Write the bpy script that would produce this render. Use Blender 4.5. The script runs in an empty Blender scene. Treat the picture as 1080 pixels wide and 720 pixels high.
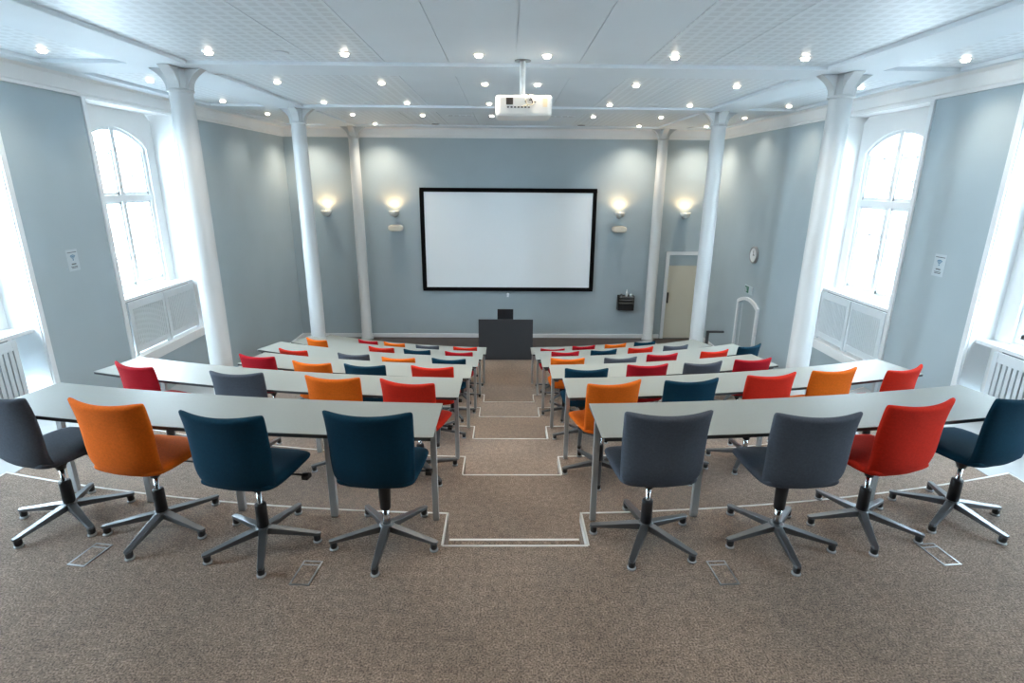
import bpy, bmesh, math, random
from mathutils import Vector, Matrix
random.seed(7)
PI = math.pi
C = bpy.context.scene.collection
SC = bpy.context.scene

# ------------------------------------------------------------------ helpers
class MB:
    """collects shapes and links them as ONE mesh object"""
    def __init__(s): s.v = []; s.f = []; s.m = []; s.sm = []; s.cur = 0; s.smooth = False
    def add(s, vs, fs, M=None, smooth=None):
        o = len(s.v)
        for p in vs:
            p = Vector(p)
            s.v.append(M @ p if M else p)
        for q in fs:
            s.f.append([o + i for i in q]); s.m.append(s.cur)
            s.sm.append(s.smooth if smooth is None else smooth)
        return s
    def box(s, x0, x1, y0, y1, z0, z1, M=None):
        vs = [(x, y, z) for z in (z0, z1) for y in (y0, y1) for x in (x0, x1)]
        return s.add(vs, [(0, 2, 3, 1), (4, 5, 7, 6), (0, 1, 5, 4), (2, 6, 7, 3), (0, 4, 6, 2), (1, 3, 7, 5)], M, False)
    def lathe(s, prof, n=20, M=None, cap=True):
        vs = []; fs = []
        for r, z in prof:
            for k in range(n):
                a = 2 * PI * k / n; vs.append((r * math.cos(a), r * math.sin(a), z))
        for i in range(len(prof) - 1):
            for k in range(n):
                k2 = (k + 1) % n
                fs.append((i * n + k, i * n + k2, (i + 1) * n + k2, (i + 1) * n + k))
        s.add(vs, fs, M, True)
        if cap:
            m = len(prof) - 1
            s.add([vs[k] for k in range(n)], [tuple(reversed(range(n)))], M, False)
            s.add([vs[m * n + k] for k in range(n)], [tuple(range(n))], M, False)
        return s
    def cyl(s, r, p0, p1, n=16):
        p0 = Vector(p0); p1 = Vector(p1); d = p1 - p0
        M = Matrix.Translation(p0) @ d.to_track_quat('Z', 'Y').to_matrix().to_4x4()
        return s.lathe([(r, 0), (r, d.length)], n, M)
    def prism(s, pts, z0, z1, M=None):
        """polygon in xy (counter-clockwise) extruded from z0 to z1"""
        n = len(pts)
        vs = [(x, y, z0) for x, y in pts] + [(x, y, z1) for x, y in pts]
        fs = [tuple(reversed(range(n))), tuple(range(n, 2 * n))]
        fs += [(k, (k + 1) % n, n + (k + 1) % n, n + k) for k in range(n)]
        return s.add(vs, fs, M, False)
    def strip(s, A, B, z0, z1, M=None):
        """solid between two polylines A and B in xy, z0..z1"""
        n = len(A)
        vs = [(p[0], p[1], z0) for p in A] + [(p[0], p[1], z0) for p in B] + [(p[0], p[1], z1) for p in A] + [(p[0], p[1], z1) for p in B]
        fs = []
        for i in range(n - 1):
            fs += [(2 * n + i, 2 * n + i + 1, 3 * n + i + 1, 3 * n + i), (i, n + i, n + i + 1, i + 1),
                   (i, i + 1, 2 * n + i + 1, 2 * n + i), (n + i, 3 * n + i, 3 * n + i + 1, n + i + 1)]
        fs += [(0, 2 * n, 3 * n, n), (n - 1, 2 * n - 1, 4 * n - 1, 3 * n - 1)]
        return s.add(vs, fs, M, False)
    def build(s, name, mats, parent=None, bevel=0, seg=2, recalc=True, subsurf=0, loc=None, M=None):
        me = bpy.data.meshes.new(name)
        me.from_pydata([tuple(p) for p in s.v], [], s.f)
        if not isinstance(mats, (list, tuple)): mats = [mats]
        for m in mats: me.materials.append(m)
        for p, mi, sm in zip(me.polygons, s.m, s.sm): p.material_index = mi; p.use_smooth = sm
        if recalc:
            b = bmesh.new(); b.from_mesh(me); bmesh.ops.remove_doubles(b, verts=b.verts, dist=1e-5)
            bmesh.ops.recalc_face_normals(b, faces=b.faces); b.to_mesh(me); b.free()
        me.update()
        o = bpy.data.objects.new(name, me); C.objects.link(o)
        if parent: o.parent = parent
        if loc: o.location = loc
        if M is not None: o.matrix_local = M
        if bevel:
            d = o.modifiers.new('bevel', 'BEVEL'); d.width = bevel; d.segments = seg; d.limit_method = 'ANGLE'; d.angle_limit = math.radians(40)
        if subsurf:
            d = o.modifiers.new('subsurf', 'SUBSURF'); d.levels = subsurf; d.render_levels = subsurf
        return o

def tag(o, label=None, cat=None, group=None, kind=None):
    if label: o['label'] = label
    if cat: o['category'] = cat
    if group: o['group'] = group
    if kind: o['kind'] = kind
    return o
def struct(o, label=None): o['kind'] = 'structure'; return tag(o, label)
def empty(name, loc=(0, 0, 0), rz=0):
    o = bpy.data.objects.new(name, None); C.objects.link(o); o.empty_display_size = .1
    o.location = loc; o.rotation_euler = (0, 0, rz); return o
def copy_tree(o, kids, parent=None):
    c = o.copy(); C.objects.link(c)
    if parent: c.parent = parent
    for ch in kids.get(o.name, []):
        copy_tree(ch, kids, c)
    return c
def kids_of(o, d=None):
    if d is None: d = {}
    d[o.name] = [x for x in bpy.data.objects if x.parent == o]
    for x in d[o.name]: kids_of(x, d)
    return d

# ------------------------------------------------------------------ materials
def mat(name, col, rough=.5, metal=0, noise=None, bump=None, spec=.5, emit=None, sheen=0, coat=0):
    m = bpy.data.materials.new(name); m.use_nodes = True
    nt = m.node_tree; b = nt.nodes['Principled BSDF']
    b.inputs['Base Color'].default_value = (*col, 1); b.inputs['Roughness'].default_value = rough
    b.inputs['Metallic'].default_value = metal; b.inputs['Specular IOR Level'].default_value = spec
    b.inputs['Sheen Weight'].default_value = sheen; b.inputs['Coat Weight'].default_value = coat
    tc = nt.nodes.new('ShaderNodeTexCoord')
    if noise:                      # (scale, amount, detail)
        n = nt.nodes.new('ShaderNodeTexNoise'); n.inputs['Scale'].default_value = noise[0]; n.inputs['Detail'].default_value = noise[2]
        nt.links.new(tc.outputs['Object'], n.inputs['Vector'])
        r = nt.nodes.new('ShaderNodeMapRange'); r.inputs[1].default_value = .3; r.inputs[2].default_value = .7
        r.inputs[3].default_value = 1 - noise[1]; r.inputs[4].default_value = 1 + noise[1]
        nt.links.new(n.outputs['Fac'], r.inputs[0])
        mx = nt.nodes.new('ShaderNodeVectorMath'); mx.operation = 'SCALE'; mx.inputs[0].default_value = col
        nt.links.new(r.outputs[0], mx.inputs['Scale']); nt.links.new(mx.outputs[0], b.inputs['Base Color'])
    if bump:                       # (scale, strength)
        n2 = nt.nodes.new('ShaderNodeTexNoise'); n2.inputs['Scale'].default_value = bump[0]; n2.inputs['Detail'].default_value = 3
        nt.links.new(tc.outputs['Object'], n2.inputs['Vector'])
        bp = nt.nodes.new('ShaderNodeBump'); bp.inputs['Strength'].default_value = bump[1]; bp.inputs['Distance'].default_value = .002
        nt.links.new(n2.outputs['Fac'], bp.inputs['Height']); nt.links.new(bp.outputs[0], b.inputs['Normal'])
    if emit: b.inputs['Emission Color'].default_value = (*emit[:3], 1); b.inputs['Emission Strength'].default_value = emit[3]
    return m

M = {}
M['wall'] = mat('blue grey wall paint', (.385, .462, .502), .55, noise=(1.3, .03, 3), bump=(300, .1))
M['white'] = mat('white gloss paint', (.80, .83, .85), .35, noise=(3, .015, 2))
M['plaster'] = mat('white plaster', (.80, .81, .81), .6, noise=(2, .02, 3))
M['ceil'] = mat('white ceiling board', (.72, .79, .84), .6, noise=(1.5, .02, 3))
M['column'] = mat('white column paint', (.55, .575, .585), .35)
M['tabletop'] = mat('grey green linoleum tabletop', (.262, .282, .265), .40, noise=(60, .02, 3), spec=.6)
M['table_edge'] = mat('dark tabletop edge', (.035, .04, .045), .5)
M['leg'] = mat('silver grey table leg', (.46, .49, .51), .35, .5)
M['black'] = mat('black plastic', (.012, .012, .014), .4)
M['aluminium'] = mat('dark grey chair metal', (.13, .14, .15), .33, .75)
M['chrome'] = mat('chrome', (.6, .62, .64), .15, 1)
M['disc'] = mat('pale glide disc', (.35, .37, .38), .25)
M['carpet'] = None
fab = dict(noise=(90, .10, 4), bump=(600, .5), spec=.18)
M['orange'] = mat('orange wool fabric', (.66, .125, .008), .95, **fab)
M['red'] = mat('bright red wool fabric', (.52, .020, .008), .95, **fab)
M['crimson'] = mat('crimson wool fabric', (.34, .006, .014), .95, **fab)
M['grey'] = mat('grey wool fabric', (.072, .083, .105), .95, **fab)
M['blue'] = mat('petrol blue wool fabric', (.002, .031, .058), .95, **fab)
M['screen'] = mat('matt white projection surface', (.90, .96, 1.0), .8)
M['frame_black'] = mat('black velvet frame', (.003, .003, .004), .7, spec=.1)
M['lectern'] = mat('charcoal laminate', (.035, .038, .043), .5)
M['dark_floor'] = mat('dark brown wood floor', (.045, .032, .026), .45, noise=(6, .2, 4))
M['sidefloor'] = mat('pale grey side floor', (.36, .38, .39), .6, noise=(4, .05, 3))
M['nosing'] = mat('white step edging', (.72, .71, .68), .5)
M['cream'] = mat('cream door paint', (.60, .56, .45), .45)
M['doorgrey'] = mat('grey painted door', (.36, .43, .46), .4)
M['rad'] = mat('pale painted radiator cover', (.70, .76, .80), .4)
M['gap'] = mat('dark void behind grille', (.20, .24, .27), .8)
M['lampglass'] = mat('white glazed sconce', (.72, .73, .70), .3)
M['bulb'] = mat('glowing bulb', (1, .9, .75), .5, emit=(1, .72, .42, 7))
M['spot'] = mat('glowing downlight', (1, .9, .75), .5, emit=(1, .88, .70, 12))
M['spotring'] = mat('white downlight ring', (.8, .8, .8), .3)
M['speaker'] = mat('beige plastic loudspeaker', (.66, .62, .53), .45)
M['projector'] = mat('white projector plastic', (.80, .79, .76), .35)
M['vent'] = mat('brown grey vent', (.10, .08, .07), .6)
M['ivory'] = mat('ivory plastic', (.78, .68, .50), .4)
M['paper'] = mat('white paper', (.50, .57, .61), .6)
M['signblue'] = mat('blue print', (.03, .16, .30), .6)
M['green'] = mat('green sign', (.01, .12, .07), .5)
M['clockface'] = mat('clock face', (.78, .79, .78), .5)
M['steel'] = mat('brushed steel', (.35, .36, .37), .3, .9)
M['brick'] = mat('pale stucco facade', (.50, .47, .44), .8, noise=(3, .08, 4))
M['farglass'] = mat('dark window glass outside', (.12, .15, .18), .1)
M['ground'] = mat('street paving', (.3, .3, .3), .9, noise=(2, .1, 4))

def carpet():
    m = bpy.data.materials.new('mottled brown grey carpet'); m.use_nodes = True; nt = m.node_tree; b = nt.nodes['Principled BSDF']
    b.inputs['Roughness'].default_value = .95; b.inputs['Specular IOR Level'].default_value = .2; b.inputs['Sheen Weight'].default_value = .1
    tc = nt.nodes.new('ShaderNodeTexCoord')
    def N(sc, det): 
        n = nt.nodes.new('ShaderNodeTexNoise'); n.inputs['Scale'].default_value = sc; n.inputs['Detail'].default_value = det
        nt.links.new(tc.outputs['Object'], n.inputs['Vector']); return n
    a = N(120, 5); l = N(1.6, 4); t = N(24, 5)
    r = nt.nodes.new('ShaderNodeValToRGB'); r.color_ramp.elements[0].position = .36; r.color_ramp.elements[1].position = .66
    r.color_ramp.elements[0].color = (.10, .075, .058, 1); r.color_ramp.elements[1].color = (.33, .250, .197, 1)
    nt.links.new(a.outputs['Fac'], r.inputs[0])
    def rng(n, lo, hi):
        q = nt.nodes.new('ShaderNodeMapRange'); q.inputs[1].default_value = .3; q.inputs[2].default_value = .7; q.inputs[3].default_value = lo; q.inputs[4].default_value = hi
        nt.links.new(n.outputs['Fac'], q.inputs[0]); return q
    q1 = rng(l, .86, 1.14); q2 = rng(t, .80, 1.20)
    mu = nt.nodes.new('ShaderNodeMath'); mu.operation = 'MULTIPLY'; nt.links.new(q1.outputs[0], mu.inputs[0]); nt.links.new(q2.outputs[0], mu.inputs[1])
    vm = nt.nodes.new('ShaderNodeVectorMath'); vm.operation = 'SCALE'; nt.links.new(r.outputs[0], vm.inputs[0]); nt.links.new(mu.outputs[0], vm.inputs['Scale'])
    nt.links.new(vm.outputs[0], b.inputs['Base Color'])
    bp = nt.nodes.new('ShaderNodeBump'); bp.inputs['Strength'].default_value = .6; bp.inputs['Distance'].default_value = .004
    nt.links.new(a.outputs['Fac'], bp.inputs['Height']); nt.links.new(bp.outputs[0], b.inputs['Normal'])
    return m
M['carpet'] = carpet()

def perforated():
    """white acoustic board: small square perforations set in bigger squares, a plain board where |x| is small"""
    m = bpy.data.materials.new('perforated white ceiling board'); m.use_nodes = True; nt = m.node_tree; b = nt.nodes['Principled BSDF']
    b.inputs['Roughness'].default_value = .4
    tc = nt.nodes.new('ShaderNodeTexCoord'); sp = nt.nodes.new('ShaderNodeSeparateXYZ'); nt.links.new(tc.outputs['Object'], sp.inputs[0])
    def math_(op, a, bb=None, v=None):
        n = nt.nodes.new('ShaderNodeMath'); n.operation = op
        nt.links.new(a, n.inputs[0])
        if bb is not None: nt.links.new(bb, n.inputs[1])
        if v is not None: n.inputs[1].default_value = v
        return n.outputs[0]
    def sq(sock, per, duty):
        f = math_('FRACT', math_('MULTIPLY', sock, v=1 / per)); return math_('LESS_THAN', f, v=duty)
    big = math_('MULTIPLY', sq(sp.outputs['X'], .115, .66), sq(sp.outputs['Y'], .115, .66))
    k = nt.nodes.new('ShaderNodeMapRange'); k.inputs[3].default_value = 1; k.inputs[4].default_value = .87; nt.links.new(big, k.inputs[0])
    vm = nt.nodes.new('ShaderNodeVectorMath'); vm.operation = 'SCALE'; vm.inputs[0].default_value = (.73, .80, .85)
    nt.links.new(k.outputs[0], vm.inputs['Scale']); nt.links.new(vm.outputs[0], b.inputs['Base Color'])
    return m
M['perf'] = perforated()

def glass():
    m = bpy.data.materials.new('clear window glass'); m.use_nodes = True; nt = m.node_tree
    for n in list(nt.nodes): nt.nodes.remove(n)
    o = nt.nodes.new('ShaderNodeOutputMaterial'); t = nt.nodes.new('ShaderNodeBsdfTransparent'); g = nt.nodes.new('ShaderNodeBsdfGlossy')
    t.inputs[0].default_value = (.95, .97, .97, 1); g.inputs['Roughness'].default_value = .03
    x = nt.nodes.new('ShaderNodeMixShader'); x.inputs[0].default_value = .05
    nt.links.new(t.outputs[0], x.inputs[1]); nt.links.new(g.outputs[0], x.inputs[2]); nt.links.new(x.outputs[0], o.inputs[0]); return m
M['glass'] = glass()

# ------------------------------------------------------------------ room constants (metres, z = 0 on the top tier)
XL, XR = -5.14, 5.0
YB, YF = -2.6, 13.46
D = .3752; ZF = -5 * D                  # tier drop, lowest floor
ZC, ZP = 3.12, 3.165                    # beam soffit, ceiling boards
ZK = 2.91                               # underside of the cornice
XC = .06                                # centre line of the aisle
S, Y0, E_ = 1.4187, 2.6306, .3067
RAD = [12.8, 11.4, 10.0, 8.8, 7.7, 8.3]
NL, NR = -.3476, .4698
def sag(x, R): return R - math.sqrt(max(R * R - (x - XC) ** 2, 0.01))
def edge_y(i, x): return Y0 + E_ + i * S + sag(x, RAD[i])

# ------------------------------------------------------------------ floor tiers
def xs_range(a, b, n): return [a + (b - a) * k / n for k in range(n + 1)]
SN = 3.47                               # side notch starts here on the top tier
def edge_polyline(i):
    """far edge of tier i from the left wall to the right wall, with the aisle notch"""
    pts = []
    if i == 0:
        pts += [(XL, edge_y(0, -SN) - .31), (-SN, edge_y(0, -SN) - .31)]
        pts += [(x, edge_y(0, x)) for x in xs_range(-SN, NL, 16)]
    else: pts += [(x, edge_y(i, x)) for x in xs_range(XL, NL, 22)]
    yn = Y0 + i * S
    pts += [(NL, yn), (NR, yn)]
    if i == 0:
        pts += [(x, edge_y(0, x)) for x in xs_range(NR, SN + .12, 16)]
        pts += [(SN + .12, edge_y(0, SN) - .31), (XR, edge_y(0, SN) - .31)]
    else: pts += [(x, edge_y(i, x)) for x in xs_range(NR, XR, 22)]
    return pts
for i in range(5):
    P = edge_polyline(i)
    q = MB()
    yb = YB if i == 0 else Y0 + i * S - S - .02
    n = len(P)
    base = ZF - .02
    if i == 0: B = [(p[0], YB) for p in P]
    else: B = [(p[0], min(edge_y(i - 1, p[0]) - .35, Y0 + (i - 1) * S - .05)) for p in P]
    q.strip(B, P, base, -i * D)
    struct(q.build('floor', M['carpet']), 'brown grey carpeted tier of the stepped floor')
    # half step in the aisle
    q = MB(); q.box(NL, NR, Y0 + i * S - .1, Y0 + i * S + E_ + .004, base, -i * D - D / 2)
    struct(q.build('floor', M['carpet']))
    if i == 0:
        q = MB(); e = edge_y(0, SN)
        q.box(XL, -SN, e - .4, e + .02, base, -D / 2); struct(q.build('floor', M['carpet']))
        q = MB(); q.box(SN + .12, XR, e - .4, e + .02, base, -D / 2); struct(q.build('floor', M['sidefloor']), 'pale side step')
    if i > 0:
        for sx0, sx1 in ((XL, -4.05), (4.05, XR)):
            xs = xs_range(sx0, sx1, 6)
            q = MB(); q.strip([(x, edge_y(i - 1, x) + .012) for x in xs], [(x, edge_y(i, x) - .02) for x in xs], -i * D - .001, -i * D + .004)
            struct(q.build('floor', M['sidefloor']), 'pale side aisle floor beside the wall')
    # white nosing: thin angle profile along the edge
    q = MB(); w = .010
    for (a, b) in zip(P[:-1], P[1:]):
        a = Vector((*a, 0)); b = Vector((*b, 0)); d = (b - a)
        if d.length < 1e-4: continue
        d.normalize(); nrm = Vector((-d.y, d.x, 0))      # points away from the tier (+y)
        z = -i * D
        ex = d * .001
        def quad(p0, p1, p2, p3): q.add([p0, p1, p2, p3], [(0, 1, 2, 3)])
        up = Vector((0, 0, z + .003))
        A = a - ex; Bq = b + ex
        vs = [A - nrm * w, Bq - nrm * w, Bq + nrm * .003, A + nrm * .003]
        q.prism([(v.x, v.y) for v in vs], z - .0005, z + .003)
        vs = [A + nrm * .0002, Bq + nrm * .0002, Bq + nrm * .003, A + nrm * .003]
        q.prism([(v.x, v.y) for v in vs], z - (.06 if a.x > NR - .01 and a.x < NR + .01 and b.x < NR + .01 else .012), z + .003)
    struct(q.build('trim_%d' % (i + 1), M['nosing']), 'thin white edging of a tier and its aisle step')
    q = MB(); yy = Y0 + i * S + E_
    q.box(NL + .003, NR - .003, yy - w, yy + .007, -i * D - D / 2 - .01, -i * D - D / 2 + .003)
    struct(q.build('trim_%d' % (i + 11), M['nosing']), 'thin white edging of a half step in the aisle')
q = MB(); B = [(x, edge_y(4, x) - .35) for x in xs_range(XL, XR, 30)]
B = [(x, min(y, Y0 + 4 * S - .05)) for x, y in B]
q.strip(B, [(x, 11.62) for x in xs_range(XL, XR, 30)], ZF - .1, ZF)
struct(q.build('floor', M['carpet']), 'lowest carpeted floor in front of the desk')
q = MB(); q.box(XL, XR, 11.62, YF, ZF - .1, ZF - .002)
struct(q.build('floor', M['dark_floor']), 'dark brown floor strip under the front wall')

# ------------------------------------------------------------------ walls with niches
TH = .55
def yz_wall(name, x0, x1, niches, label):
    """side wall x0..x1 thick; niches = [(y0, y1, z0)] open up to ZK"""
    q = MB(); y = YB
    for (a, b, z) in niches:
        q.box(x0, x1, y, a, ZF - .1, ZP + .3); q.box(x0, x1, a, b, ZF - .1, z); q.box(x0, x1, a, b, ZK + .005, ZP + .3); y = b
    q.box(x0, x1, y, YF + .3, ZF - .1, ZP + .3)
    return struct(q.build(name, M['wall']), label)
NZ = -.45
LN = [(.90, 2.72, NZ), (4.10, 5.90, NZ), (7.27, 9.08, NZ)]
RN = [(.75, 2.45, NZ), (3.85, 5.61, NZ), (6.89, 8.56, NZ)]
yz_wall('wall_left', XL - TH, XL, LN, 'blue grey left wall with deep window niches')
yz_wall('wall_right', XR, XR + TH, RN, 'blue grey right wall with deep window niches')
q = MB(); q.box(XL - TH, XR + TH, YF, YF + .25, ZF - .1, ZP + .3); struct(q.build('wall_front', M['wall']), 'blue grey front wall behind the screen')
q = MB(); q.box(XL - TH, XR + TH, YB - .25, YB, ZF - .1, ZP + .3); struct(q.build('wall_back', M['dark_floor']), 'unseen wall behind the camera, made dark to cut bounced light')  # unseen wall, given a dark finish to hold back bounced light
# skirting
q = MB(); q.box(XL, 3.93, YF - .025, YF, ZF, ZF + .10); q.box(4.93, XR, YF - .025, YF, ZF, ZF + .10)
struct(q.build('baseboard_front', M['white'], bevel=.004), 'white skirting board along the front wall')
q = MB(); q.box(XL, XL + .02, 9.9, YF - .025, ZF, ZF + .10); struct(q.build('baseboard_left', M['white'], bevel=.004), 'white skirting board at the foot of the left wall')
q = MB(); q.box(XR - .02, XR, 11.43, YF - .025, ZF, ZF + .10); struct(q.build('baseboard_right', M['white'], bevel=.004), 'white skirting board at the foot of the right wall')
# cornice
q = MB()
def cornice(q, side):
    prof = [(0, ZK), (.035, ZK), (.035, ZK + .03), (.05, ZK + .045), (.05, ZC - .03), (.085, ZC), (.085, ZP + .02), (0, ZP + .02)]
    n = len(prof)
    if side == 'L': ends = [[(XL + a, y, z) for a, z in prof] for y in (YB, YF)]
    if side == 'R': ends = [[(XR - a, y, z) for a, z in prof] for y in (YB, YF)]
    if side == 'F': ends = [[(x, YF - a, z) for a, z in prof] for x in (XL, XR)]
    q.add(ends[0] + ends[1], [tuple(range(n)), tuple(reversed(range(n, 2 * n)))] + [(k, (k + 1) % n, n + (k + 1) % n, n + k) for k in range(n)])
for sd, nm, lb in (('L', 'trim_20', 'left'), ('R', 'trim_21', 'right'), ('F', 'trim_22', 'front')):
    q = MB(); cornice(q, sd); struct(q.build(nm, M['plaster']), 'white cornice at the top of the %s wall' % lb)

# ceiling: boards, flat beams
q = MB()
q.box(XL - TH, XR + TH, YB, YF + .2, ZP + .001, ZP + .3)
struct(q.build('ceiling', M['ceil']), 'white panelled ceiling')
BX = [(-3.97, -3.36), (3.42, 4.02)]
BY = [(-.55, .02), (2.92, 3.47), (6.36, 6.91), (9.81, 10.36), (13.05, YF)]
edges_x = [XL, -4.88, BX[0][0], BX[0][1], BX[1][0], BX[1][1], 4.85, XR]
q = MB()
q.box(XL, -4.88, YB, YF, ZC, ZP + .001); q.box(4.85, XR, YB, YF, ZC, ZP + .001)
struct(q.build('trim_23', M['ceil'], bevel=.006), 'flat ceiling border beside the cornices')
q = MB()
for a, b in BX: q.box(a, b, YB, YF, ZC, ZP + .002)
struct(q.build('trim_24', M['ceil'], bevel=.008), 'flat ceiling beams running front to back')
q = MB()
for a, b in BY: q.box(-4.88, 4.85, a, b, ZC + .0012, ZP + .002)
struct(q.build('trim_25', M['ceil'], bevel=.008), 'flat ceiling beams running across the room')
# ceiling boards: smooth ones in the middle, perforated ones outside, 6 mm joints
seamsx = [-3.36, -1.96, -1.27, -.60, .09, .76, 1.44, 2.13, 3.42]
ends_y = [YB] + [v for ab in BY for v in ab]
bays_y = [(BY[k][1], BY[k + 1][0]) for k in range(4)]
qs, qp = MB(), MB()
for (a, b) in bays_y:
    for x0, x1 in zip(seamsx[:-1], seamsx[1:]):
        tgt = qs if x0 > -1.3 and x1 < 1.5 else qp
        tgt.box(x0 + .004, x1 - .004, a + .003, b - .003, ZP - .008, ZP)
    for x0, x1 in ((-4.88, -3.97), (4.02, 4.85)):
        qp.box(x0 + .02, x1 - .02, a + .02, b - .02, ZP - .006, ZP)
struct(qs.build('ceiling', M['ceil']), 'smooth white ceiling boards over the aisle')
struct(qp.build('ceiling', M['perf']), 'perforated white ceiling boards over the seats')

# ------------------------------------------------------------------ arched windows in niches
def arch_outline(yc, hw, z0, zs, rise, n=14):
    """counter-clockwise outline in (y,z): up the right side, over a segmental arch, down the left"""
    R = (hw * hw + rise * rise) / (2 * rise); a = math.asin(hw / R)
    pts = [(yc - hw, z0), (yc + hw, z0)]
    for k in range(n + 1):
        t = a - 2 * a * k / n
        pts.append((yc + R * math.sin(t), zs + rise - R + R * math.cos(t)))
    return pts
def ring(q, outer, inner, x0, x1):
    n = len(outer)
    vs = [(x0, y, z) for y, z in outer] + [(x0, y, z) for y, z in inner] + [(x1, y, z) for y, z in outer] + [(x1, y, z) for y, z in inner]
    fs = []
    for k in range(n):
        j = (k + 1) % n
        fs += [(k, j, n + j, n + k), (2 * n + k, 3 * n + k, 3 * n + j, 2 * n + j), (k, 2 * n + k, 2 * n + j, j), (n + k, n + j, 3 * n + j, 3 * n + k)]
    q.add(vs, fs)
WN = [0]
def niche_window(side, y0, y1, xw, yc, hw=.68, visible=True):
    """side -1 left, +1 right. xw = distance of window plane behind wall face"""
    WN[0] += 1; num = WN[0]
    X0 = XL if side < 0 else XR
    def X(d): return X0 + side * d
    # white plaster lining of the niche: jambs, top, back with an arched hole
    zs, rise, zb = 2.40, .26, .36
    q = MB()
    for (a, b, z0, z1) in ((y0, y0 + .012, NZ, ZK + .005), (y1 - .012, y1, NZ, ZK + .005)):
        q.box(min(X(0), X(TH)), max(X(0), X(TH)), a, b, z0, z1)
    q.box(min(X(0), X(TH)), max(X(0), X(TH)), y0, y1, ZK - .012, ZK + .006)
    hole = arch_outline(yc, hw, zb + .03, zs, rise)
    n = len(hole) - 3
    outer = [(y0 + .01, zb - .6), (y1 - .01, zb - .6)]
    for k in range(n + 1):
        t = k / n
        if t < .25: outer.append((y1 - .01, 2.2 + (ZK - 2.2) * t / .25))
        elif t <= .75: outer.append((y1 - .01 - (y1 - y0 - .02) * (t - .25) / .5, ZK))
        else: outer.append((y0 + .01, ZK - (ZK - 2.2) * (t - .75) / .25))
    ring(q, outer, hole, min(X(xw), X(TH)), max(X(xw), X(TH)))
    struct(q.build('trim_%d' % (30 + num), M['plaster']), 'white plaster lining of a window niche')
    # window frame (thing of the setting)
    q = MB(); xa, xb = sorted((X(xw + .03), X(xw + .10)))
    inn = arch_outline(yc, hw - .055, zb + .085, zs, rise - .045)
    ring(q, hole, inn, xa, xb)
    zt = 1.69
    q.box(xa - .012, xb + .012, yc - .04, yc + .04, zb + .03, zs + rise - .02)
    q.box(xa - .015, xb + .015, yc - hw + .01, yc + hw - .01, zt - .045, zt + .045)
    w = struct(q.build('window_%d' % num, M['white'], bevel=.005), 'arched white window in the %s wall' % ('left' if side < 0 else 'right'))
    # sashes with slim glazing bars
    xm0, xm1 = xa + .015, xb - .015
    def halfw(z):
        R = (hw * hw + rise * rise) / (2 * rise); 
        if z < zs: return hw - .055
        return math.sqrt(max(R * R - (z - (zs + rise - R)) ** 2, 0)) - .055
    q = MB()
    for s in (-1, 1):
        a0, a1 = sorted((yc + s * .04, yc + s * (hw - .055)))
        q.box(xm0, xm1, a0, a0 + .03, zb + .085, zt - .045); q.box(xm0, xm1, a1 - .03, a1, zb + .085, zt - .045)
        q.box(xm0, xm1, a0, a1, zb + .085, zb + .13); q.box(xm0, xm1, a0, a1, zt - .075, zt - .045)
        q.box(xm0, xm1, a0, a0 + .03, zt + .045, 2.36); q.box(xm0, xm1, a1 - .03, a1, zt + .045, 2.36)
        q.box(xm0, xm1, a0, a1, zt + .045, zt + .085)
    q.build('sash', M['white'], w)
    q = MB(); xg0, xg1 = (xa + xb) / 2 - .01, (xa + xb) / 2 + .01
    for s in (-1, 1):
        for z in (2.0, 2.30):
            a0, a1 = sorted((yc + s * .04, yc + s * (halfw(z) - .0)))
            q.box(xg0, xg1, a0, a1, z - .010, z + .010)
        ym = yc + s * .33
        q.box(xg0, xg1, ym - .009, ym + .009, zt + .085, 2.53)
        for z in (.86, 1.25):
            a0, a1 = sorted((yc + s * .04, yc + s * (hw - .055)))
            q.box(xg0, xg1, a0, a1, z - .010, z + .010)
        q.box(xg0, xg1, ym - .009, ym + .009, zb + .13, zt - .075)
    q.build('glazing_bar', M['white'], w)
    g = MB(); g.add([((xa + xb) / 2, y, z) for y, z in arch_outline(yc, hw - .04, zb + .07, zs, rise - .03)], [tuple(range(len(hole)))])
    g.build('pane', M['glass'], w, recalc=False)
    # deep sill over the radiator, and white board at the foot of the niche
    q = MB(); q.box(min(X(.07), X(TH)), max(X(.07), X(TH)), y0 + .01, y1 - .01, zb - .03, zb + .012)
    struct(q.build('trim_%d' % (50 + num), M['white'], bevel=.004), 'white window sill above the radiator cover')
    q = MB(); q.box(min(X(-.02), X(.28)), max(X(-.02), X(.28)), y0 - .07, y1 + .07, NZ - .13, NZ + .004)
    struct(q.build('trim_%d' % (70 + num), M['plaster'], bevel=.004), 'white board at the foot of a window niche')
    # casing round the niche
    q = MB(); xa, xb = sorted((X(-.022), X(.004)))
    q.box(xa, xb, y0 - .065, y0 + .003, NZ, ZK); q.box(xa, xb, y1 - .003, y1 + .065, NZ, ZK)
    struct(q.build('trim_%d' % (90 + num), M['white'], bevel=.006), 'white casing beside a window niche')
    # daylight portal in the opening
    if visible is not None:
        L = bpy.data.lights.new('window portal', 'AREA'); L.shape = 'RECTANGLE'; L.size = 2 * hw; L.size_y = zs + rise - zb; L.cycles.is_portal = True
        o = bpy.data.objects.new('window_portal', L); C.objects.link(o)
        o.location = (X(TH + .02), yc, (zb + zs + rise) / 2)
        o.rotation_euler = (0, side * PI / 2, 0)
        # local -Z must face into the room
    return w
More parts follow.
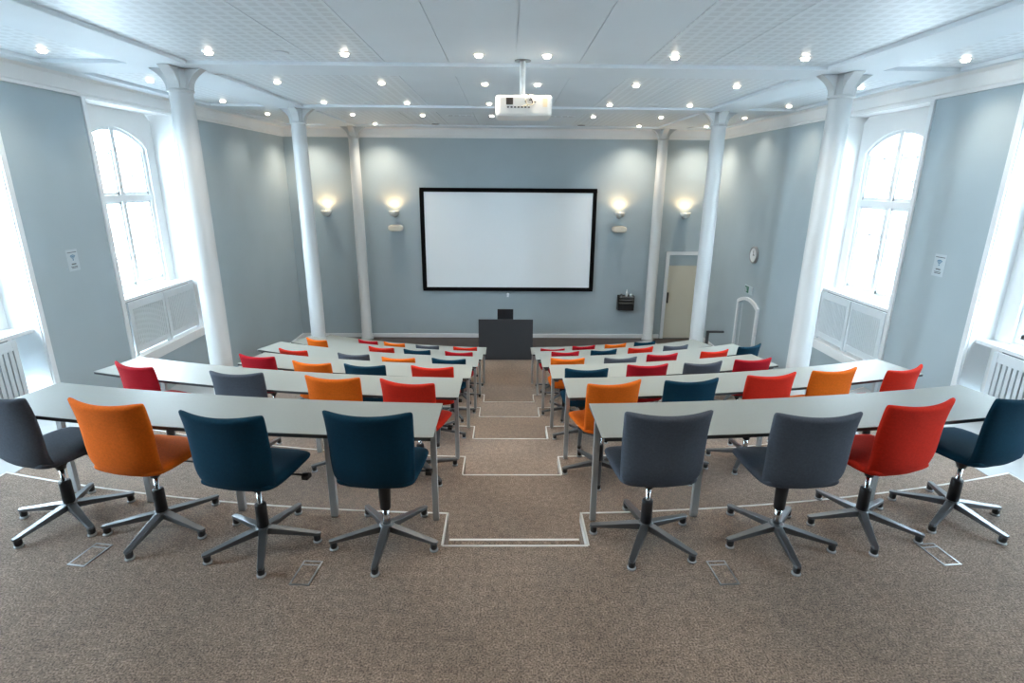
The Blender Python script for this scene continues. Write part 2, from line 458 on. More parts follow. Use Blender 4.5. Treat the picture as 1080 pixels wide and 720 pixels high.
def radiator_cover(side, y0, y1, label, near=False):
    X0 = XL if side < 0 else XR
    def X(d): return X0 + side * d
    z0, z1 = NZ + .012, .325
    t = empty('radiator_cover', (X(.06), (y0 + y1) / 2, z0))
    tag(t, label, 'radiator cover', 'slatted radiator covers under the windows')
    ox, oy, oz = t.location
    def bx(q, d0, d1, a, b, c, d): q.box(min(X(d0), X(d1)) - ox, max(X(d0), X(d1)) - ox, a - oy, b - oy, c - oz, d - oz)
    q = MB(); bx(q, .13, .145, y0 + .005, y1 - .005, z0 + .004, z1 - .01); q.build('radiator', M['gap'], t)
    ym = (y0 + y1) / 2
    for (a, b) in ((y0, ym - .004), (ym + .004, y1)):
        q = MB()
        bx(q, .045, .07, a + .06, b - .06, z1 - .11, z1 - .004); bx(q, .045, .07, a + .06, b - .06, z0 + .035, z0 + .12)
        bx(q, .0445, .0705, a + .004, a + .06, z0, z1 - .003); bx(q, .0445, .0705, b - .06, b - .004, z0, z1 - .003)
        q.build('panel_frame', M['rad'], t, bevel=.003)
        q = MB(); n = 10 if near else 17; st = (b - a - .12) / n
        for k in range(n):
            c = a + .06 + st * (k + .5); bx(q, .05, .066, c - st * .35, c + st * .35, z0 + .10, z1 - .09)
        q.build('slats', M['rad'], t)
    return t

for k, (a, b, z) in enumerate(LN): niche_window(-1, a, b, .34, (a + b) / 2 + .02)
for k, (a, b, z) in enumerate(RN): niche_window(1, a, b, .26, (a + b) / 2 - .01)
radiator_cover(-1, 7.40, 9.04, 'white slatted radiator cover under the left window beyond the wifi notice')
radiator_cover(1, 7.00, 8.52, 'white slatted radiator cover under the right window beyond the wifi notice')
radiator_cover(-1, 4.12, 5.62, 'white slatted radiator cover at the left picture edge beside the nearest table', True)
radiator_cover(1, 3.87, 5.33, 'white slatted radiator cover at the right picture edge beside the nearest table', True)

# ------------------------------------------------------------------ columns
def column(x, y, zb, label, r=.13):
    t = empty('column', (x, y, zb)); tag(t, label, 'column', 'white cast columns under the ceiling beams')
    H = ZC - zb
    q = MB(); q.lathe([(r + .03, 0), (r + .03, .06), (r, .09), (r * .985, H * .5), (r * .93, H - .20), (r * .93, H - .003)], 40); q.build('shaft', M['column'], t)
    q = MB(); q.lathe([(r * .93, H - .245), (r * 1.08, H - .235), (r * 1.08, H - .215), (r * .93, H - .205)], 40); q.build('collar', M['column'], t)
    for k in range(4):
        q = MB(); n = 8; pr = [(.06, H - .003), (.06, H - .21)]
        for j in range(n + 1):
            a = j / n; pr.append((r * .95 + .165 * a ** 1.8, H - .21 + .207 * (a ** .8)))
        MM = Matrix.Rotation(k * PI / 2, 4, 'Z') @ Matrix.Rotation(PI / 2, 4, 'X')
        q.prism(pr, -.062, .062, MM); q.build('bracket', M['column'], t, bevel=.006)
    return t
column(-3.60, 6.62, -3 * D, 'thick white column in the left half nearest the camera')
column(3.76, 6.62, -3 * D, 'thick white column in the right half nearest the camera')
column(-3.56, 10.08, ZF, 'middle white column of the left row, behind the last orange chair')
column(3.68, 10.08, ZF, 'middle white column of the right row, between cream door and side wall')
column(-3.47, 13.27, ZF, 'farthest left white column, between the two left wall sconces', .122)
column(3.60, 13.27, ZF, 'farthest right white column, between wall rack and cream door', .122)

# (row, side): list from the aisle outwards of (x, y of the top of the backrest, turn in degrees, colour, variant, star angle)
ROWS = {
 (0, -1): [(-.68, 2.44, -3, 'blue', 1, -91), (-1.39, 2.42, -9, 'blue', 0, -71), (-2.05, 2.57, -11, 'orange', 0, -87), (-2.69, 2.67, -20, 'grey', 0, -108)],
 (0, 1): [(.82, 2.47, 3, 'grey', 0, -117), (1.56, 2.44, 2, 'grey', 1, -94), (2.19, 2.59, 14, 'red', 0, -102), (2.83, 2.69, 18, 'blue', 0, -72)],
 (1, -1): [(-.76, 3.89, -14, 'red', 0, 20), (-1.35, 4.01, -7, 'orange', 0, -80), (-2.14, 4.07, -6, 'grey', 1, -60), (-3.07, 4.25, -22, 'crimson', 0, -95)],
 (1, 1): [(.85, 3.90, 14, 'orange', 0, -100), (1.46, 3.93, 9, 'blue', 0, -75), (2.15, 4.11, 12, 'red', 1, -60), (2.73, 4.20, 14, 'orange', 0, -90), (3.35, 4.23, 23, 'red', 0, -80)],
 (2, -1): [(-.76, 5.31, -6, 'red', 0, -85), (-1.47, 5.36, -7, 'blue', 0, -70), (-2.05, 5.44, -12, 'orange', 0, -60), (-2.72, 5.66, -14, 'crimson', 0, -90)],
 (2, 1): [(.84, 5.26, 1, 'blue', 0, -100), (1.51, 5.40, 6, 'crimson', 0, -90), (2.13, 5.48, 11, 'grey', 0, -80), (2.72, 5.60, 11, 'crimson', 0, -70)],
 (3, -1): [(-.74, 6.71, -6, 'blue', 0, -60), (-1.40, 6.75, -6, 'orange', 0, -70), (-2.03, 6.91, -10, 'grey', 0, -80), (-2.90, 7.09, -16, 'red', 0, -90)],
 (3, 1): [(.82, 6.75, 1, 'orange', 0, -100), (1.53, 6.79, 8, 'grey', 0, -90), (2.13, 6.95, 11, 'crimson', 0, -80), (2.90, 7.11, 17, 'red', 0, -70), (3.50, 7.37, 25, 'blue', 0, -60)],
 (4, -1): [(-.74, 8.20, -7, 'crimson', 0, -60), (-1.42, 8.31, -10, 'blue', 0, -70), (-2.02, 8.44, -14, 'red', 0, -80), (-3.22, 8.90, -25, 'orange', 0, -90)],
 (4, 1): [(.96, 8.23, 5, 'crimson', 0, -60), (1.60, 8.34, 12, 'blue', 0, -70), (2.23, 8.48, 14, 'red', 0, -80), (2.84, 8.60, 12, 'grey', 0, -90)],
 (5, -1): [(-.75, 9.69, -5, 'red', 0, -60), (-1.47, 9.79, -8, 'grey', 0, -70), (-2.13, 10.04, -18, 'orange', 0, -80), (-2.67, 10.25, -22, 'crimson', 0, -90)],
 (5, 1): [(.88, 9.61, 1, 'crimson', 0, -60), (1.49, 9.80, 10, 'crimson', 0, -70), (2.12, 10.0, 16, 'orange', 0, -80), (2.72, 10.21, 13, 'blue', 0, -90)],
}

def table_far(i): return 2.97 + i * 1.452
PLACES = {}; LEGS = []; FEET = []
for (row, side), lst in ROWS.items():
    PLACES[(row, side)] = []
    for (x, y, rot, col, var, star) in lst:
        a = math.radians(rot); Rt = RAD[row] + .445
        near = table_far(row) + RAD[row] - math.sqrt(Rt * Rt - (x - XC) ** 2)
        y = min(y, near - .092 - .226 * abs(math.sin(a - math.asin((x - XC) / Rt))))
        # the top of the backrest stands .245 behind the centre
        PLACES[(row, side)].append((x - math.sin(a) * .245, y + math.cos(a) * .245, a))
def seat_hit(row, side, px, py):
    for hx, hy, a in PLACES[(row, side)]:
        dx, dy = px - hx, py - hy
        lx, ly = dx * math.cos(a) + dy * math.sin(a), -dx * math.sin(a) + dy * math.cos(a)
        if abs(lx) < .278 and -.3 < ly < .295: return True
    return False
# ------------------------------------------------------------------ tables
LEG_STEP = .6
FAR_L = [-2.84, -3.47, -2.90, -3.43, -3.58, -3.68]
FAR_R = [2.96, 3.60, 3.0, 3.50, 3.44, 2.98]
ORD = ['nearest', 'second', 'third', 'fourth', 'fifth', 'farthest']
def table(i, side):
    R = RAD[i]; yf = table_far(i); cy = yf + R
    xin = (-.365 if side < 0 else .495); xout = (FAR_L if side < 0 else FAR_R)[i]
    ztop = .717; z = -i * D
    th0 = math.asin((xin - XC) / R); th1 = math.asin((xout - XC) / R)
    def P(r, th): return (XC + r * math.sin(th), cy - r * math.cos(th))
    mid = P(R + .2, (th0 + th1) / 2)
    t = empty('lecture_table', (mid[0], mid[1], z))
    tag(t, '%s curved grey-green table %s of the aisle, on slim grey legs' % (['nearest', 'second nearest', 'third nearest', 'fourth nearest', 'fifth nearest', 'farthest'][i], 'left' if side < 0 else 'right'),
        'table', 'curved lecture tables in rows')
    n = 18
    def arc(r, e0=0, e1=0): return [(P(r, th0 + (th1 - th0) * k / n)[0] - mid[0], P(r, th0 + (th1 - th0) * k / n)[1] - mid[1]) for k in range(n + 1)]
    A, B = arc(R), arc(R + .445)
    # straighten the aisle end (parallel to the aisle)
    B[0] = (xin - mid[0], B[0][1])
    q = MB(); q.strip(B, A, ztop - .004, ztop); o = q.build('tabletop', M['tabletop'], t)
    A2, B2 = arc(R + .004), arc(R + .441)
    q = MB(); q.strip(B2, A2, ztop - .024, ztop - .004); q.build('tabletop_edge', M['table_edge'], t)
    # legs with brackets
    L = abs(xout - xin); nl = 5 if L < 2.8 else 6
    back = max(.10, yf - (Y0 + E_ + i * S) + .035) if i < 5 else .10
    for k in range(nl):
        want = (th0 + (th1 - th0) * (.03 + .94 * k / (nl - 1))); th = want
        ok = k == 0
        if k:
            for m in range(90):
                th = want + ((m + 1) // 2) * (1 if m % 2 else -1) * .012 / R
                px, py = P(R + back, th)
                if abs(px - XC) < abs(xout - XC) - .03 and not seat_hit(i, side, px, py) and all(math.hypot(px - q_[1], py - q_[2]) > .38 for q_ in LEGS if q_[0] == i): ok = True; break
        if not ok: continue
        if k == 0: th = th0 + (-.045 if side < 0 else .035) / R
        px, py = P(R + back, th); LEGS.append((i, px, py)); px -= mid[0]; py -= mid[1]
        MM = Matrix.Translation((px, py, 0)) @ Matrix.Rotation(th, 4, 'Z')
        q = MB(); q.box(-.0175 if k == 0 else -.022, .0175 if k == 0 else .022, -.014, .014, 0, ztop - .024, MM)
        leg = q.build('leg', M['leg'], t, bevel=.004)
        q = MB(); q.prism([(-.27, -.055), (.06, -.055), (.06, -.024), (-.30, -.024), (-.30, -.034)], -.02, .02,
                          MM @ Matrix.Translation((0, 0, ztop)) @ Matrix.Rotation(PI / 2, 4, 'Z') @ Matrix.Rotation(PI / 2, 4, 'X'))
        q.build('bracket', M['black'], t)
    return t
for i in range(6):
    for side in (-1, 1): table(i, side)

# ------------------------------------------------------------------ chairs
def slab(q, pts, ws, thick, ucurve, nu=8, ucoef=0):
    """closed padded shell: pts = centre line [(y,z)], ws = half widths, ucurve(u,k) -> (dy,dz)"""
    n = len(pts); vs = []; nrm = []
    for k in range(n):
        a = pts[max(k - 1, 0)]; b = pts[min(k + 1, n - 1)]
        d = Vector((b[0] - a[0], b[1] - a[1])).normalized(); nrm.append((-d.y, d.x))
    fs = []
    for s in (1, -1):
        for k in range(n):
            for j in range(nu + 1):
                u = -1 + 2 * j / nu
                dy, dz = ucurve(u, k); t = thick[k] / 2 * (1 - .35 * abs(u) ** 6)
                vs.append((u * ws[k], pts[k][0] + dy + s * nrm[k][0] * t, pts[k][1] + dz + s * nrm[k][1] * t))
    w = nu + 1; O = n * w
    for k in range(n - 1):
        for j in range(nu):
            a = k * w + j
            fs.append((a, a + 1, a + w + 1, a + w)); fs.append((O + a, O + a + w, O + a + w + 1, O + a + 1))
    for j in range(nu):
        fs.append((j, O + j, O + j + 1, j + 1)); e = (n - 1) * w
        fs.append((e + j, e + j + 1, O + e + j + 1, O + e + j))
    for k in range(n - 1):
        a = k * w; fs.append((a, a + w, O + a + w, O + a)); a = k * w + nu
        fs.append((a, O + a, O + a + w, a + w))
    q.add(vs, fs, None, True)

def make_chair(colour, variant):
    t = empty('swivel_chair')
    fm = M[colour]
    # seat: front edge at +y, rear rolls up behind
    q = MB()
    pts = [(.262, .418), (.255, .434), (.21, .452), (.12, .458), (0, .452), (-.10, .448), (-.155, .452), (-.19, .468)]
    ws = [.165, .195, .222, .226, .222, .214, .206, .19]
    slab(q, pts, ws, [.03, .045, .055, .06, .06, .055, .05, .045], lambda u, k: (-.028 * u * u * (1 if k < 2 else .25 if k < 3 else 0), .012 * u * u))
    q.build('seat', fm, t, subsurf=1)
    # backrest: leans back, sides curve forward, upper corners drawn up
    q = MB()
    pts = [(-.150, .440), (-.185, .462), (-.208, .50), (-.218, .57), (-.220, .66), (-.226, .74), (-.238, .81), (-.250, .855), (-.254, .868)]
    ws = [.178, .206, .217, .221, .223, .224, .226, .229, .227]
    slab(q, pts, ws, [.034, .044, .05, .05, .048, .045, .042, .040, .036], lambda u, k: (.042 * u * u + .012 * u ** 4, (.016 if k > 6 else .008 if k > 5 else 0) * u * u))
    q.build('backrest', fm, t, subsurf=1)
    # under the seat
    q = MB(); q.prism([(-.07, -.06), (.07, -.06), (.11, .14), (-.11, .14)], .392, .424); q.box(-.045, .045, -.06, .10, .368, .395)
    pl = q.build('seat_plate', M['black'], t, bevel=.01)
    q = MB(); q.cyl(.006, (.10, .09, .395), (.235, .10, .39), 8); q.cyl(.014, (.215, .10, .39), (.25, .10, .39), 10); q.box(.215, .25, .08, .125, .37, .392)
    q.build('height_lever', M['black'], pl)
    q = MB(); q.lathe([(.045, .392), (.042, .37), (.027, .345), (.024, .33)] if variant == 0 else [(.040, .392), (.034, .33), (.030, .21), (.028, .205)], 18)
    q.build('seat_socket', M['black'], t)
    q = MB()
    if variant == 0: q.lathe([(.014, .09), (.014, .35)], 14)
    else: q.lathe([(.021, .06), (.021, .23)], 14)
    q.build('gas_lift', M['chrome'], t)
    if variant == 0:
        q = MB(); q.lathe([(.032, .085), (.031, .245), (.028, .252), (.018, .254)], 18); q.build('gas_lift_sleeve', M['black'], t)
    base = empty('star_base'); base.parent = t
    q = MB(); q.lathe([(.030, .062), (.042, .075), (.042, .105), (.034, .112)], 18)
    for k in range(5):
        a = k * 2 * PI / 5; MM = Matrix.Rotation(a, 4, 'Z')
        vs = []
        for (x, w, z0, z1) in ((.02, .024, .070, .108), (.12, .022, .062, .092), (.24, .0185, .050, .071), (.300, .0175, .046, .062), (.315, .011, .047, .060)):
            vs += [(x, -w, z0), (x, w, z0), (x, w * .92, z1), (x, -w * .92, z1)]
        fs = [(0, 1, 2, 3), (16, 19, 18, 17)]
        for s_ in range(4):
            o = s_ * 4
            for e in range(4): fs.append((o + e, o + (e + 1) % 4, o + 4 + (e + 1) % 4, o + 4 + e))
        q.add(vs, fs, MM, False)
    me = q.build('star_base_arms', M['aluminium'], t, bevel=.003)
    bpy.data.objects.remove(base)
    me.name = 'star_base'
    for k in range(5):
        a = k * 2 * PI / 5
        q = MB(); q.lathe([(.017, .012), (.0195, .02), (.0195, .047), (.012, .05)], 14, Matrix.Translation((.292 * math.cos(a), .292 * math.sin(a), 0)))
        g = q.build('glide', M['black'], me)
        q = MB(); q.lathe([(.022, 0), (.024, .004), (.024, .010), (.018, .013)], 14, Matrix.Translation((.292 * math.cos(a), .292 * math.sin(a), 0)))
        q.build('foot_disc', M['disc'], me)
    return t, me

CN = {'blue': 'dark petrol blue', 'grey': 'grey', 'orange': 'orange', 'red': 'bright red', 'crimson': 'crimson'}
protos = {}
POS4 = ['beside the aisle', 'second from the aisle', 'third from the aisle']
for (row, side), lst in ROWS.items():
    cols = [c[3] for c in lst]
    for j, (x, y, rot, col, var, star) in enumerate(lst):
        key = (col, var)
        if key not in protos:
            t, base = make_chair(col, var); protos[key] = (t, kids_of(t), False)
            o = t
        else:
            t, kd, _ = protos[key]
            o = copy_tree(t, kd)
        hx, hy, a = PLACES[(row, side)][j]
        best = None
        for m in range(13):
            sa = math.radians(star + ((m + 1) // 2) * (1 if m % 2 else -1) * 6)
            pts = [(hx + r * math.cos(sa + q_ * 2 * PI / 5), hy + r * math.sin(sa + q_ * 2 * PI / 5)) for q_ in range(5) for r in (.1, .16, .22, .27, .305)]
            bad = sum(1 for (px, py) in pts for (li, lx, ly) in LEGS if li == row and math.hypot(px - lx, py - ly) < .058)
            bad += sum(1 for (px, py) in pts for (li, lx, ly) in FEET if li == row and math.hypot(px - lx, py - ly) < .056)
            if best is None or bad < best[0]: best = (bad, sa, pts)
            if bad == 0: break
        star_a = best[1]; FEET.extend((row, p_[0], p_[1]) for p_ in best[2])
        o.location = (hx, hy, -row * D + (.003 if False else 0))
        o.rotation_euler = (0, 0, a)
        for ch in [c for c in bpy.data.objects if c.parent == o and c.name.startswith('star_base')]:
            ch.rotation_euler = (0, 0, star_a - a)
        tn = ['nearest', 'second nearest', 'third nearest', 'fourth nearest', 'fifth nearest', 'farthest'][row]
        sd = 'left' if side < 0 else 'right'
        if cols.count(col) == 1:
            lab = 'the only %s swivel chair at the %s table %s of the aisle' % (CN[col], tn, sd)
        else:
            pos = 'next to the aisle' if j == 0 else ('outermost' if j == len(lst) - 1 else 'between %s and %s chairs' % (CN[cols[j - 1]].replace('bright ', '').replace('dark petrol ', ''), CN[cols[j + 1]].replace('bright ', '').replace('dark petrol ', '')))
            pos = pos.replace('between red and red chairs', 'between two red chairs')
            lab = '%s swivel chair, %s, at %s table %s of aisle' % (CN[col], pos, tn, sd)
        tag(o, lab, 'chair', 'swivel chairs at the lecture tables')

# ------------------------------------------------------------------ floor boxes
def floor_box(x, y, rz, label):
    t = empty('floor_outlet_box', (x, y, 0), rz); tag(t, label, 'floor box', 'floor outlets behind the nearest chairs')
    q = MB(); q.box(-.045, .045, -.085, .085, -.001, .0022); q.build('lid', M['carpet'], t)
    q = MB()
    q.box(-.052, -.044, -.092, .092, -.001, .004); q.box(.044, .052, -.092, .092, -.001, .004)
    q.box(-.044, .044, -.092, -.084, -.001, .004); q.box(-.044, .044, .084, .092, -.001, .004); q.box(-.044, .044, .055, .063, -.001, .004)
    q.build('rim', M['steel'], t)
floor_box(-2.255, 2.555, math.radians(-9), 'floor outlet between the outer left grey and orange chairs')
floor_box(-1.033, 2.408, math.radians(-4), 'floor outlet between the two dark blue chairs')
floor_box(1.148, 2.405, math.radians(3), 'floor outlet between the two grey chairs')
floor_box(2.408, 2.55, math.radians(6), 'floor outlet between the bright red and dark blue chairs at right')

# ------------------------------------------------------------------ screen, lectern, wall things
t = empty('projection_screen', (.065, YF - .02, .57)); tag(t, 'wide white projection screen with black frame on the front wall', 'screen')
q = MB(); q.box(-2.03, 2.03, -.02, -.005, -1.15, 1.15); q.build('screen_surface', M['screen'], t)
q = MB()
for b in ((-2.105, 2.105, 1.14, 1.235), (-2.105, 2.105, -1.235, -1.14)): q.box(b[0], b[1], -.04, .018, b[2], b[3])
q.box(-2.105, -2.01, -.04, .018, -1.14, 1.14); q.box(2.01, 2.105, -.04, .018, -1.14, 1.14)
q.build('frame', M['frame_black'], t, bevel=.006)
q = MB(); q.lathe([(.03, 0), (.03, .035), (.02, .05)], 16, Matrix.Translation((.06, YF, -.74)) @ Matrix.Rotation(PI / 2, 4, 'X'))
q.box(.035, .085, YF - .02, YF, -.82, -.75)
tag(q.build('wall_sensor', M['white']), 'small white sensor on the front wall under the screen', 'sensor')

t = empty('lectern', (.01, 11.95, ZF)); tag(t, 'wide charcoal speaker desk standing in front of the screen', 'lectern')
q = MB(); q.box(-.60, .60, -.30, -.275, 0, .925); q.build('front_panel', M['lectern'], t, bevel=.003)
for s in (-1, 1):
    q = MB(); q.box(min(s * .60, s * .575), max(s * .60, s * .575), -.275, .30, 0, .74); q.build('side_panel', M['lectern'], t, bevel=.003)
q = MB(); q.box(-.60, .60, -.275, .32, .74, .765); q.build('top', M['lectern'], t, bevel=.004)
t = empty('computer_monitor', (.0, 12.02, ZF + .765)); tag(t, 'small black monitor seen from behind on the speaker desk', 'monitor')
q = MB(); q.box(-.18, .18, -.02, .015, .06, .31); q.build('display', M['black'], t, bevel=.008)
q = MB(); q.prism([(-.09, -.07), (.09, -.07), (.09, .08), (-.09, .08)], 0, .012); q.box(-.03, .03, .0, .03, .01, .14); q.build('stand', M['black'], t, bevel=.003)

def sconce(x, z, label):
    t = empty('wall_sconce', (x, YF - .14, z)); tag(t, label, 'wall lamp', 'glowing bowl sconces on the front wall')
    prof = [(.02, -.11), (.055, -.10), (.09, -.07), (.115, -.02), (.125, .02), (.119, .02), (.108, -.015), (.085, -.06), (.05, -.09), (.001, -.095)]
    q = MB(); q.lathe(prof, 28, cap=False); q.add([], []); q.build('bowl', M['lampglass'], t)
    q = MB(); q.lathe([(.05, 0), (.05, .012)], 20, Matrix.Translation((0, .14, -.10)) @ Matrix.Rotation(PI / 2, 4, 'X'))
    q.cyl(.012, (0, .14, -.11), (0, .03, -.115), 10); q.build('wall_mount', M['steel'], t)
    q = MB(); q.lathe([(.001, -.045), (.035, -.035), (.05, 0), (.035, .012), (.001, .018)], 16, cap=False); q.build('bulb', M['bulb'], t)
    L = bpy.data.lights.new('sconce light', 'SPOT'); L.energy = 10; L.color = (1, .62, .30); L.shadow_soft_size = .05; L.spot_size = math.radians(150); L.spot_blend = .6
    o = bpy.data.objects.new('sconce_light', L); C.objects.link(o); o.location = (x, YF - .15, z + .03); o.rotation_euler = (PI, 0, 0)
for x, lb in ((-4.25, 'glowing bowl sconce farthest left, left of the farthest left column'), (-2.65, 'glowing bowl sconce just left of the projection screen'),
              (2.72, 'glowing bowl sconce just right of the projection screen'), (4.29, 'glowing bowl sconce farthest right, above the cream door')):
    sconce(x, 1.25, lb)
def loudspeaker(x, label):
    t = empty('wall_loudspeaker', (x, YF, .87)); tag(t, label, 'loudspeaker', 'beige loudspeakers under the sconces')
    q = MB(); n = 24; pts = []
    for k in range(n):
        a = 2 * PI * k / n; c, s_ = math.cos(a), math.sin(a)
        pts.append((.175 * math.copysign(abs(c) ** .6, c), .078 * math.copysign(abs(s_) ** .75, s_)))
    q.prism(pts, .03, .20, Matrix.Rotation(PI / 2, 4, 'X')); q.build('cabinet', M['speaker'], t, bevel=.03, seg=4)
    q = MB(); q.box(-.03, .03, -.04, 0, -.05, .05); q.build('wall_bracket', M['steel'], t)
loudspeaker(-2.63, 'beige oblong loudspeaker under the sconce left of the screen'); loudspeaker(2.73, 'beige oblong loudspeaker under the sconce right of the screen')

# wall rack with bottles
t = empty('wall_rack', (3.01, YF, -1.12)); tag(t, 'dark metal wall rack with trays between screen and cream door', 'rack')
q = MB(); q.box(-.20, .20, -.015, 0, 0, .37); q.box(-.20, -.185, -.16, 0, 0, .36); q.box(.185, .20, -.16, 0, 0, .36); q.box(-.19, .19, -.16, -.01, 0, .015); q.box(-.19, .19, -.16, -.148, .0, .13)
q.build('housing', M['black'], t, bevel=.003)
for z in (.17, .25, .32):
    q = MB(); q.box(-.17, .184, -.17, -.02, z, z + .03); q.build('tray', M['steel'], t, bevel=.003)
for dx, h, m, lb, nm in ((.01, .17, 'white', 'tall slim white bottle on the wall rack', 'bottle'), (.12, .08, 'paper', 'squat white bottle on the wall rack', 'bottle'), (-.12, .06, 'aluminium', 'small grey bottle on the wall rack', 'bottle')):
    q = MB(); r = .028 if h > .1 else .04
    q.lathe([(r, 0), (r, h * .6), (r * .5, h * .75), (r * .45, h)], 14)
    tag(q.build(nm, M[m], loc=(3.01 + dx, YF - .095, -1.12 + .35)), lb, 'bottle', 'bottles on the wall rack')

# cream door in the front wall
t = MB(); t.box(3.95, 4.03, YF - .04, YF, ZF, .33); t.box(4.86, 4.94, YF - .04, YF, ZF, .33); t.box(4.03, 4.86, YF - .04, YF, .25, .33)
d1 = struct(t.build('door_1', M['white'], bevel=.005), 'cream door with glazed strip above, right of the screen')
q = MB(); q.box(4.03, 4.86, YF - .018, YF - .001, ZF + .01, -.01); q.build('door_leaf', M['cream'], d1, bevel=.003)
q = MB(); q.box(4.03, 4.86, YF - .016, YF - .001, .0, .25); q.build('transom_panel', M['doorgrey'], d1)
q = MB(); q.box(4.05, 4.085, YF - .05, YF - .016, -.95, -.68); q.build('door_handle', M['black'], d1, bevel=.004)
# arched side door in the right wall
yc, hw = 10.93, .49
out = arch_outline(yc, hw, ZF, -.42, .13, 10); inn = arch_outline(yc, hw - .075, ZF + .001, -.47, .115, 10)
q = MB(); ring(q, out, inn, XR - .045, XR); d2 = struct(q.build('door_2', M['white'], bevel=.004), 'low arched white framed door in the right wall')
q = MB(); m_ = len(inn); q.add([(XR - .012, y, z) for y, z in inn], [tuple(range(m_))]); q.build('door_leaf', M['doorgrey'], d2)
q = MB(); q.box(XR - .02, XR - .01, yc + .25, yc + .255, ZF + .02, -.45); q.build('door_joint', M['white'], d2)
# exit sign
t = empty('exit_sign', (XR, 11.0, -.16)); tag(t, 'small green and white exit sign above the arched side door', 'sign')
q = MB(); q.box(-.022, 0, -.19, .19, -.06, .10); q.build('sign_case', M['paper'], t, bevel=.003)
q = MB(); q.box(-.026, -.020, -.02, .15, -.045, .085); q.build('pictogram', M['green'], t)
q = MB(); q.box(-.029, -.025, .045, .06, -.02, .03); q.lathe([(.012, 0), (.012, .004)], 12, Matrix.Translation((-.025, .052, .05)) @ Matrix.Rotation(-PI / 2, 4, 'Y')); q.box(-.029, -.025, .09, .13, -.045, .06)
q.build('running_figure', M['paper'], t)
# clock
t = empty('wall_clock', (XR, 10.95, .58)); tag(t, 'round wall clock with grey rim high on the right wall', 'clock')
RM = Matrix.Rotation(-PI / 2, 4, 'Y')
q = MB(); q.lathe([(.17, 0), (.17, .04), (.155, .05), (.14, .045), (.14, .03), (.0001, .03)], 36, RM, cap=False); q.build('clock_rim', M['steel'], t)
q = MB(); q.lathe([(.139, .03), (.139, .034)], 36, RM); q.build('clock_face', M['clockface'], t)
q = MB(); q.box(-.038, -.035, -.006, .006, -.02, .085); q.build('minute_hand', M['black'], t)
q = MB(); q.box(-.040, -.036, -.06, .01, -.006, .006); q.build('hour_hand', M['black'], t)
# wifi notices
def wifi(side, y, z, label):
    X0 = XL if side < 0 else XR
    t = empty('wifi_notice', (X0, y, z)); tag(t, label, 'notice', 'printed wifi notices on the side walls')
    s = -side
    def bx(q, d0, d1, a, b, c, d): q.box(min(s * d0, s * d1), max(s * d0, s * d1), a, b, c, d)
    q = MB(); bx(q, -.003, .003, -.085, .085, -.125, .125); q.build('paper_sheet', M['paper'], t)
    q = MB()
    for R in (.022, .038, .054):
        n = 10
        for k in range(n):
            a0 = PI / 4 + PI / 2 * k / n; a1 = PI / 4 + PI / 2 * (k + 1) / n
            P_ = [(r * math.cos(a), r * math.sin(a)) for r, a in ((R - .005, a0), (R + .005, a0), (R + .005, a1), (R - .005, a1))]
            q.add([(s * .0045, y_, z_ + .005) for y_, z_ in P_], [(0, 1, 2, 3)])
    q.add([(s * .0045, .009 * math.cos(k * PI / 6), .005 + .009 * math.sin(k * PI / 6)) for k in range(12)], [tuple(range(12))])
    q.build('wifi_symbol', M['signblue'], t, recalc=False)
    q = MB(); 
    for zz, w in ((.092, .07), (-.045, .035), (-.075, .05), (-.09, .045)): bx(q, .003, .0042, -w, w, zz - (.004 if w > .04 else .007), zz + (.004 if w > .04 else .007))
    q.build('printed_lines', M['aluminium'], t)
wifi(-1, 6.56, 1.03, 'white wifi notice on the left wall between two windows'); wifi(1, 6.24, 1.07, 'white wifi notice on the right wall between two windows')
# hand rail by the right wall
t = empty('handrail', (4.53, 11.75, ZF)); tag(t, 'dark metal post with a short horizontal rail behind the right middle column', 'handrail')
q = MB(); q.box(-.03, .03, -.025, .025, 0, .66); q.lathe([(.07, 0), (.07, .012)], 16); q.build('post', M['aluminium'], t, bevel=.004)
q = MB(); q.box(-.03, .36, -.025, .025, .615, .66, Matrix.Translation((0, 0, .001))); q.build('rail', M['aluminium'], t, bevel=.004)

# ------------------------------------------------------------------ projector
t = empty('ceiling_projector', (.17, 6.2, ZP - .008)); tag(t, 'white projector hanging from the ceiling over the aisle', 'projector')
q = MB(); q.lathe([(.085, -.008), (.085, 0)], 24); q.build('ceiling_plate', M['steel'], t)
q = MB(); q.lathe([(.030, -.35), (.030, -.006)], 20); q.build('pole', M['white'], t)
q = MB(); q.box(-.10, .12, -.08, .10, -.36, -.335); q.box(.05, .11, -.15, .05, -.38, -.34); q.build('mount', M['white'], t, bevel=.004)
body = MB()
pts = []
for x, y in ((-.25, -.20), (.25, -.20), (.25, .20), (-.25, .20)):
    for k in range(5):
        a = {(-1, -1): PI, (1, -1): 1.5 * PI, (1, 1): 0, (-1, 1): PI / 2}[(1 if x > 0 else -1, 1 if y > 0 else -1)] + k * PI / 8
        pts.append((x + .05 * math.cos(a), y + .05 * math.sin(a)))
body.prism([(p[0] * .955, p[1]) for p in pts], -.555, -.36, Matrix.Translation((.01, .0, 0)))
bd = body.build('body', M['projector'], t, bevel=.025, seg=3)
q = MB(); q.box(-.17, -.10, -.253, -.245, -.45, -.385)
for k in range(6): q.box(-.165, -.105, -.256, -.250, -.447 + k * .0105, -.442 + k * .0105)
q.build('vent_grille', M['vent'], bd)
q = MB(); q.box(.20, .245, -.252, -.245, -.47, -.39); q.build('side_cover', M['ivory'], bd)
q = MB()
for k in range(7): q.box(-.16 + k * .035, -.14 + k * .035, -.253, -.246, -.48, -.468)
